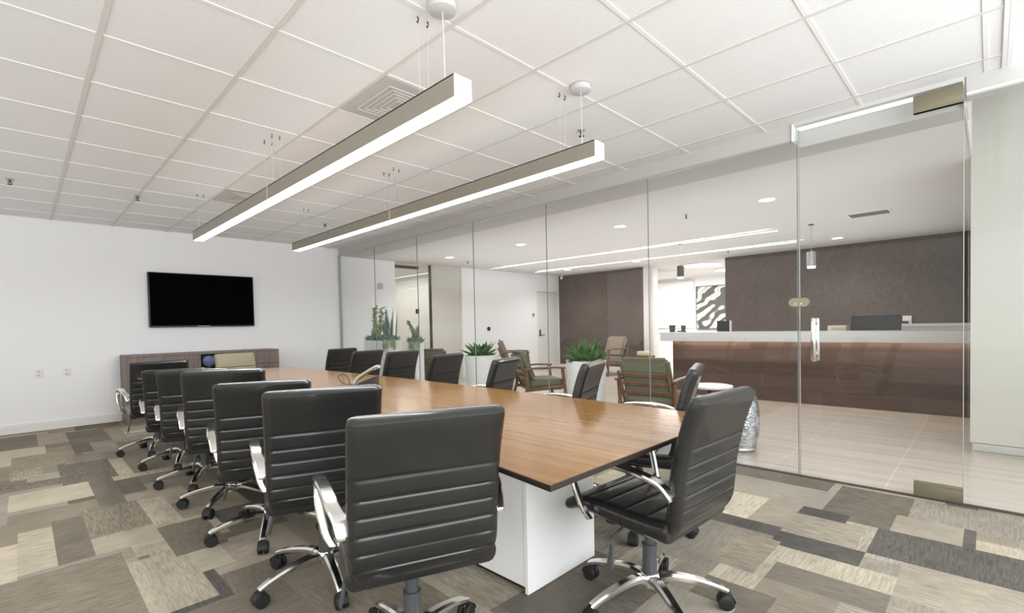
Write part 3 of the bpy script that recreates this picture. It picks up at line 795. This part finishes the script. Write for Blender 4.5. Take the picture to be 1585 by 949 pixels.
MB().tube([lerp_path([(.05, -.07, .012), (.05, -.11, .012), (.05, -.17, .04), (.05, -.20, .085), (.045, -.165, .105), (.04, -.125, .07), (.03, -.115, .02), (.02, -.07, .01)], i / 40) for i in range(41)], .0035, 8).build('cord', 'dark_metal', ph)

# ------------------------------------------------------------------ reception desk
rd = empty('reception_desk', (7.9, 2.0, 0), 'long reception desk with dark plank front and thick pale counter', 'desk')
def rb(x0, x1, y0, y1, z0, z1, mi=0, bev=0): return MB().box(x0 - 7.9, x1 - 7.9, y0 - 2.0, y1 - 2.0, z0, z1, mi, bev)
rb(7.80, 7.84, .13, 3.85, 0, .885).build('front_panel', 'desk_wood', rd)
rb(7.84, 8.5, 3.81, 3.85, 0, .885).build('end_panel', 'trim_white', rd)
rb(7.62, 8.12, .125, 3.99, .885, 1.03, 0, .004).build('counter', 'counter_top', rd)
rb(7.70, 7.78, .15, 3.83, .8838, .8849).build('light_strip', 'warm_strip', rd)
rb(8.12, 8.6, .13, 3.85, .70, .74).build('work_surface', 'trim_white', rd)
rc = empty('back_cabinet', (10.35, 1.0, 0), 'white storage cabinet along the desk wall at the right', 'cabinet')
MB().box(-.25, .28, -.85, .1, 0, 1.05).build('carcass', 'trim_white', rc)
MB().box(-.27, .28, -.86, .11, 1.05, 1.09).build('cabinet_top', 'white_plastic', rc)
for i in range(3): MB().box(-.262, -.25, -.84 + .31 * i, -.54 + .31 * i, .05, 1.0).build('door', 'counter_top', rc)

def screen(x, y, w, h, z, lab, rz, silver=False, stand=.0):
    r = empty('computer_monitor', (x, y, z), lab, 'monitor', None, rz)
    MB().box(-.016, .016, -w / 2, w / 2, stand, stand + h, 0, .005).build('back_shell', 'bezel', r)
    MB().box(.016, .019, -w / 2 + .012, w / 2 - .012, stand + .012, stand + h - .012).build('screen', 'screen_black', r)
    MB().tube([(0, 0, .01), (0, 0, stand + .1)], .018, 10).lathe([(.09, 0), (.09, .01), (.02, .012)], n=20).build('stand', 'silver' if silver else 'black_plastic', r)
    MB().box(-.019, -.016, .09 - w / 2, .11 - w / 2, stand + .03, stand + .11).build('badge', 'silver', r)
    if silver: MB().box(-.012, .022, -w / 2 - .018, -w / 2, stand, stand + h).build('side_edge', 'white_plastic', r)
screen(8.35, 1.135, .565, .34, .741, 'wide dark monitor back on the reception desk, right of the door handle', 0, stand=.155)
screen(8.30, 3.19, .23, .30, .741, 'small dark monitor with white edge at the left part of the reception desk', math.radians(-12), True, stand=.165)
pt = empty('paper_tray', (8.30, 1.56, .741), 'white paper tray beside the wide monitor on the desk', 'tray')
MB().box(-.13, .13, -.11, .11, 0, .36, 0, .006).build('tray_body', 'cream', pt)
MB().box(-.133, -.129, -.10, .06, .30, .335).build('label_slot', 'grey_vent', pt)
ol = empty('wall_phone_box', (XL, 1.01, 1.145), 'white outlet box with black plug on the brown desk wall', 'outlet')
MB().box(-.03, 0, -.06, .06, -.08, .08, 0, .004).build('cover_plate', 'white_plastic', ol)
MB().box(-.05, -.03, -.02, .07, -.05, -.01, 0, .003).build('plug', 'black_plastic', ol)
for y, lab, s in ((3.93, 'small dark pen cup with a wide lip at the left end of the counter', 1), (3.73, 'small dark square cup on the counter right of the pen cup', 0)):
    r = empty('desk_cup', (7.95, y, 1.031), lab, 'cup')
    MB().lathe([(.045, 0), (.048, .07), (.055, .10), (.062, .115), (.05, .118)] if s else [(.035, 0), (.045, .11), (.04, .113)], n=20 if s else 4).build('body', 'dark_fixture', r)
    if s: MB().tube([(-.06, 0, .01), (-.02, 0, .02), (.0, .03, .02)], .012, 8).build('clip', 'dark_fixture', r)
    else: MB().box(-.03, .05, -.03, .10, 0, .02).build('tray', 'dark_fixture', r)

# back office behind the opening
ws = empty('projection_screen', (14.38, 7.5, 1.0), 'large white presentation board on the office wall', 'board')
MB().box(-.04, 0, -1.1, .08, .02, 1.45, 0, .01).build('board', 'white_plastic', ws)
MB().box(-.05, 0, .08, .12, 0, 1.48).build('side_post', 'dark_fixture', ws)
wa = empty('wall_art', (14.38, 5.72, 1.62), 'square framed art print with pale swirling lines on the office wall', 'picture')
MB().box(-.04, 0, -.58, .58, -.62, .62).build('canvas', 'art', wa)
MB().box(-.05, 0, -.60, -.58, -.64, .64).box(-.05, 0, .58, .60, -.64, .64).box(-.05, 0, -.6, .6, .62, .64).box(-.05, 0, -.6, .6, -.64, -.62).build('frame', 'dark_fixture', wa)
cb = empty('office_counter', (13.9, 6.2, 0), 'white office counter beneath the swirl art print', 'counter')
MB().box(-.4, .4, -1.8, 1.6, 0, .9).build('carcass', 'trim_white', cb)
MB().box(-.42, .4, -1.82, 1.62, .9, .93).build('worktop', 'counter_top', cb)

# lobby wall fittings
t = empty('thermostat', (5.04, yl, 2.04), 'small grey wall sensor high on the white lobby wall by the corridor', 'sensor')
MB().box(-.06, .06, -.02, -.004, -.06, .06, 0, .006).build('housing', 'grey_vent', t)
MB().box(-.055, .055, -.004, 0, -.055, .055).build('wall_mount', 'white_plastic', t)
t = empty('card_reader', (9.55, yl, 1.466), 'small grey card reader beside the flush white lobby door', 'card reader')
MB().box(-.045, .045, -.02, -.004, -.055, .055, 0, .005).build('housing', 'grey_vent', t)
MB().box(-.04, .04, -.004, 0, -.05, .05).build('wall_mount', 'white_plastic', t)
MB().box(-.03, .03, -.023, -.02, .0, .03).build('display', 'dark_fixture', t)
t = empty('wall_switch', (7.94, yl, 1.14), 'round black switch on the white lobby wall above the planter', 'switch')
MB().lathe([(.05, 0), (.05, .02), (.03, .028)], n=20, mtx=Matrix.Rotation(PI / 2, 3, 'X')).build('dial', 'black_plastic', t)
t = empty('security_camera', (XL - .06, 8.45, LZ), 'small white security camera at the ceiling corner of the brown wall', 'camera')
MB().lathe([(.03, -.02), (.03, .006)], n=16).build('mount', 'white_plastic', t)
MB().tube([(0, 0, -.02), (-.03, -.02, -.06), (-.10, -.05, -.07)], [.02, .034, .034], 12).build('camera_body', 'white_plastic', t)

# ------------------------------------------------------------------ planters
def planter_round(x, y, r0, r1, h, lab, leafm, n, lf, seed):
    rnd = random.Random(seed)
    p = empty('potted_agave', (x, y, 0), lab, 'plant', 'spiky plants in tall white planters')
    MB().lathe([(r0, 0), (r0 + .005, .01), (r1, h), (r1 - .03, h), (r1 - .04, h - .06)], n=36).build('planter', 'pot_white', p)
    MB().lathe([(.01, h - .045), (r1 - .035, h - .05), (r1 - .05, h - .08)], n=28).build('soil', 'soil', p)
    m = MB()
    for i in range(n):
        a = i * 2.39996 + rnd.uniform(-.2, .2); t = i / n; el = math.radians(82 - 68 * t ** .85 + rnd.uniform(-6, 6))
        L = lf * (.65 + .45 * math.sin(PI * (.2 + .7 * t))) * rnd.uniform(.85, 1.12)
        m.blade((rnd.uniform(-.05, .05) + .04 * math.cos(a), .04 * math.sin(a), h - .05), (math.cos(a) * math.cos(el), math.sin(a) * math.cos(el), math.sin(el)), L, .105 * rnd.uniform(.8, 1.15), .10, .28, 7)
    m.build('leaves', leafm, p)
    g = MB()
    for i in range(70):
        a = rnd.uniform(0, 2 * PI); q = (r1 - .06) * math.sqrt(rnd.random())
        el = rnd.uniform(.3, 1.2); b = rnd.uniform(0, 6.28)
        g.blade((q * math.cos(a), q * math.sin(a), h - .05), (math.cos(b) * math.cos(el), math.sin(b) * math.cos(el), math.sin(el)), rnd.uniform(.06, .11), .03, .1, .2, 3)
    g.build('ground_cover', 'moss', p)
    return p
planter_round(4.78, 3.47, .185, .242, .765, 'spiky green agave in a tall white planter behind the second glass-side chair', 'agave', 34, .34, 3)
planter_round(4.80, 5.38, .20, .25, .775, 'dark green agave in a wide white planter left of the lounge chairs', 'agave', 32, .29, 5)

def succulent_trough(x, y, w, d, h, lab, seed, tall, nblade, rz=0):
    rnd = random.Random(seed)
    p = empty('succulent_planter', (x, y, 0), lab, 'plant', 'white troughs of succulents in the lobby', rz)
    b = MB().box(-d / 2, d / 2, -w / 2, w / 2, 0, h - .03, 0).box(-d / 2, -d / 2 + .025, -w / 2 + .025, w / 2 - .025, h - .03, h).box(d / 2 - .025, d / 2, -w / 2 + .025, w / 2 - .025, h - .03, h).box(-d / 2, d / 2, -w / 2, -w / 2 + .025, h - .03, h).box(-d / 2, d / 2, w / 2 - .025, w / 2, h - .03, h)
    b.build('planter', 'pot_white', p)
    MB().box(-d / 2 + .025, d / 2 - .025, -w / 2 + .025, w / 2 - .025, h - .04, h - .012).build('soil', 'soil', p)
    m = MB()
    for i in range(nblade):
        yy = rnd.uniform(-w * .42, w * .20) if i > 3 else rnd.uniform(-w * .42, -w * .1)
        m.blade((rnd.uniform(-d * .25, d * .25), yy, h - .02), (rnd.uniform(-.1, .1), rnd.uniform(-.16, .10), 1), tall * rnd.uniform(.55, 1.0), .05, .0, .25, 7)
    m.build('upright_leaves', 'snake', p)
    c = MB()
    for i in range(3 if tall > .4 else 1):
        yy = w * (.22 + .08 * i) if tall > .4 else 0
        pts = [(0, yy, h - .02)]; q = Vector(pts[0])
        for k in range(7):
            q = q + Vector((rnd.uniform(-.04, .04), rnd.uniform(-.035, .05), tall * .125)); pts.append(tuple(q))
            c.blade(q, (rnd.uniform(-1, 1), rnd.uniform(-1, 1), .7), .13, .075, .1, .3, 4)
            c.blade(q, (rnd.uniform(-1, 1), rnd.uniform(-1, 1), .4), .11, .07, .1, .3, 4)
        c.tube(pts, [.042 - .003 * k for k in range(8)], 8)
    c.build('curling_stem', 'sedum', p)
    g = MB()
    for i in range(int(110 * w)):
        cx, cyy = rnd.uniform(-d * .42, d * .42), rnd.uniform(-w * .48, w * .48); s = rnd.uniform(.07, .15)
        for k in range(9):
            a = k * 2.4; el = math.radians(70 - 6 * k)
            g.blade((cx, cyy, h - .015), (math.cos(a) * math.cos(el), math.sin(a) * math.cos(el), math.sin(el)), s, s * .42, .05, .3, 3)
    g.build('rosettes', 'agave_blue', p)
    t = MB()
    for i in range(16):
        yy = rnd.uniform(-w * .5, -w * .5 + .16); x0 = -d / 2 if i % 2 else rnd.uniform(-d / 2, 0); yq = yy if i % 2 else -w / 2
        L = rnd.uniform(.08, .2); sx, sy = (-.03, 0) if i % 2 else (0, -.03)
        pts = [(x0 - sx, yq - sy, h), (x0 + sx * .6, yq + sy * .6, h + .02), (x0 + sx, yq + sy, h - L * .4), (x0 + sx, yq + sy, h - L)]
        t.tube(pts, [.006, .012, .012, .004], 6)
    t.build('trailing_strands', 'sedum', p)
succulent_trough(4.62, 7.86, .86, .26, .985, 'long white trough of tall snake leaves and succulents behind the far glass', 11, .66, 15)
succulent_trough(4.72, 6.98, .27, .17, .945, 'shorter white trough with pale upright succulents by the corridor door', 12, .38, 8)

# ------------------------------------------------------------------ lounge chairs
def make_lounge(lab):
    r = empty('lounge_chair', (0, 0, 0), lab, 'armchair', 'wooden lounge chairs in the lobby')
    for s in (-1, 1):
        x = s * .335; m = MB()
        m.ribbon([(x, .33, 0), (x, .30, .30), (x, .27, .545)], .034, .048, (1, 0, 0))
        m.ribbon([(x, -.36, 0), (x, -.27, .30), (x, -.30, .545)], .034, .048, (1, 0, 0))
        m.ribbon([(x, .31, .552), (x, .10, .565), (x, -.15, .560), (x, -.34, .545)], .062, .026, (1, 0, 0))
        m.ribbon([(x, .28, .27), (x, -.26, .24)], .030, .05, (1, 0, 0))
        m.build('side_frame', 'lounge_wood', r)
    b = MB()
    for s in (-1, 1): b.ribbon([(s * .30, -.20, .25), (s * .30, -.29, .45), (s * .30, -.375, .65)], .03, .04, (1, 0, 0))
    for t in (.06, .38, .64, .90): b.ribbon([(-.30, -.20 - .175 * t, .25 + .40 * t), (.30, -.20 - .175 * t, .25 + .40 * t)], .055, .02, (0, -.4, .9))
    b.build('back_frame', 'lounge_wood', r)
    MB().box(-.32, .32, -.24, .26, .225, .262, 0).build('seat_frame', 'lounge_wood', r)
    MB().box(-.30, .30, -.22, .31, .265, .385, 0, .035).build('seat_cushion', 'lounge_fabric', r)
    c = MB(); bm_ = bmesh.new(); bmesh.ops.create_cube(bm_, size=1)
    for v in bm_.verts: v.co = Vector((v.co.x * .60, v.co.y * .12, v.co.z * .48))
    bmesh.ops.bevel(bm_, geom=list(bm_.edges), offset=.045, segments=4, affect='EDGES')
    c.bm(bm_, 0, True, Matrix.Translation((0, -.262, .585)) @ Matrix.Rotation(math.radians(23), 4, 'X'))
    c.build('back_cushion', 'lounge_fabric', r); return r
LC = [(5.25, 2.80, -86, 'olive lounge chair with slatted wooden back turned to the glass, in front of the desk'),
      (5.65, 5.0, -122, 'olive lounge chair between the two round white planters, arm reaching right'),
      (7.85, 7.65, -135, 'tan lounge chair far behind the wide white planter, only its back and arm showing'),
      (9.7, 6.42, 78, 'tan lounge chair far off against the brown wall'),
      (5.55, 7.55, -52, 'olive lounge chair beyond the fourth glass-side chair, beside the shorter white trough')]
l0 = make_lounge(LC[0][3])
for i, (x, y, a, lab) in enumerate(LC):
    c = l0 if i == 0 else copy_tree(l0)
    c.location = (x, y, 0); c.rotation_euler = (0, 0, math.radians(a)); c['label'] = lab
    if i in (2, 3):
        c.scale = (1.0, 1.0, 1.1)
        for ch in c.children:
            if 'cushion' in ch.name: ch.data = ch.data.copy(); ch.data.materials[0] = M['lounge_fabric_tan']
st = empty('side_table', (10.3, 5.80, 0), 'small dark side table with a pale box beside the far tan lounge chair', 'table')
MB().box(-.16, .16, -.2, .2, .40, .43).build('table_top', 'lounge_wood', st)
for sx in (-1, 1):
    for sy in (-1, 1): MB().box(sx * .14 - .015, sx * .14 + .015, sy * .17 - .015, sy * .17 + .015, 0, .40).build('leg', 'lounge_wood', st)
bx = empty('tissue_box', (10.3, 5.80, .431), 'pale yellow box on the small dark table by the brown wall', 'box')
MB().box(-.07, .07, -.15, .15, 0, .10, 0, .006).build('carton', 'cream', bx)
lt = empty('coffee_table', (5.85, 2.42, 0), 'low white-topped table beyond the edge-on chair, before the desk', 'table')
MB().lathe([(.24, .40), (.26, .405), (.26, .425), (.24, .43)], n=36).build('table_top', 'white_plastic', lt)
MB().lathe([(.18, 0), (.17, .015), (.03, .04), (.025, .40)], n=24).build('base', 'dark_metal', lt)
ds = empty('garden_stool', (4.67, 1.655, 0), 'hammered silver drum stool standing just behind the glass', 'stool')
MB().lathe([(.125, 0), (.135, .02), (.158, .14), (.168, .26), (.163, .38), (.142, .49), (.132, .515), (.110, .528), (.01, .530)], n=40).build('drum', 'hammered', ds)
MB().lathe([(.136, .018), (.142, .024), (.142, .036), (.139, .042)], n=40).build('base_band', 'steel', ds)
wk = empty('wooden_bowl', (4.73, 1.62, .531), 'small brown wooden ornament on top of the silver stool', 'ornament')
MB().lathe([(.03, 0), (.045, .01), (.05, .04), (.035, .055), (.01, .056)], n=20).build('body', 'lounge_wood', wk)

# ------------------------------------------------------------------ light
w = bpy.data.worlds.new('world'); SC.world = w; w.use_nodes = True
nt = w.node_tree; bg_ = nt.nodes['Background']; bg_.inputs[1].default_value = 1.0; bg_.inputs[0].default_value = (.92, .96, 1, 1)
def area(name, loc, rot, sx, sy, power, col=(1, 1, 1)):
    l = bpy.data.lights.new(name, 'AREA'); l.shape = 'RECTANGLE'; l.size = sx; l.size_y = sy; l.energy = power; l.color = col
    o = bpy.data.objects.new(name, l); COL.objects.link(o); o.location = loc; o.rotation_euler = rot; return o
area('window_daylight', (.5, YR + .1, 1.75), (math.radians(90), 0, 0), 6.5, 1.9, 155, (.94, .97, 1))
area('left_daylight', (XW + .12, 3.4, 1.6), (0, math.radians(-90), 0), 1.9, 8.0, 45, (1, .97, .92))
for x, y, lab in DL: 
    l = bpy.data.lights.new('downlight', 'SPOT'); l.energy = 52; l.spot_size = math.radians(150); l.spot_blend = .8; l.shadow_soft_size = .08; l.color = (.97, .98, 1)
    o = bpy.data.objects.new('downlight', l); COL.objects.link(o); o.location = (x, y, LZ - .02)
area('ceiling_fill', (.6, 3.9, 1.9), (PI, 0, 0), 6.4, 8.0, 20, (.93, .97, 1))  # added upward fill that lifts the tiled ceiling, no fitting here
area('lobby_fill', (7.5, 4.3, 1.9), (PI, 0, 0), 5.4, 7.6, 46, (.93, .97, 1))  # unseen up-facing fill added to brighten the lobby ceiling
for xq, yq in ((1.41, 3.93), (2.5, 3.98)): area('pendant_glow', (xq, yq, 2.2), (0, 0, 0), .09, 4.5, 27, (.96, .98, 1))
for xq, yq, aq in ((7.945, 5.1, .055), (9.355, 5.2, .069)): area('strip_glow', (xq, yq, 2.54), (0, 0, aq), .05, 5.6, 9, (1, .98, .96))
area('corridor_lamp', (6.2, 10.5, 2.5), (0, 0, 0), 1.2, 2.5, 32)
area('office_lamp', (12.6, 6.2, 2.48), (0, 0, 0), 2.0, 3.0, 110)
area('entry_lamp', (5.0, -.7, 3.1), (0, 0, 0), 1.2, 1.2, 3)

SC.view_settings.view_transform = 'Standard'
SC.view_settings.exposure = .5; SC.view_settings.gamma = 1
SC.cycles.use_denoising = True
SC.cycles.max_bounces = 10; SC.cycles.diffuse_bounces = 5; SC.cycles.glossy_bounces = 5; SC.cycles.transparent_max_bounces = 16
SC.cycles.sample_clamp_indirect = 6; SC.cycles.caustics_reflective = False
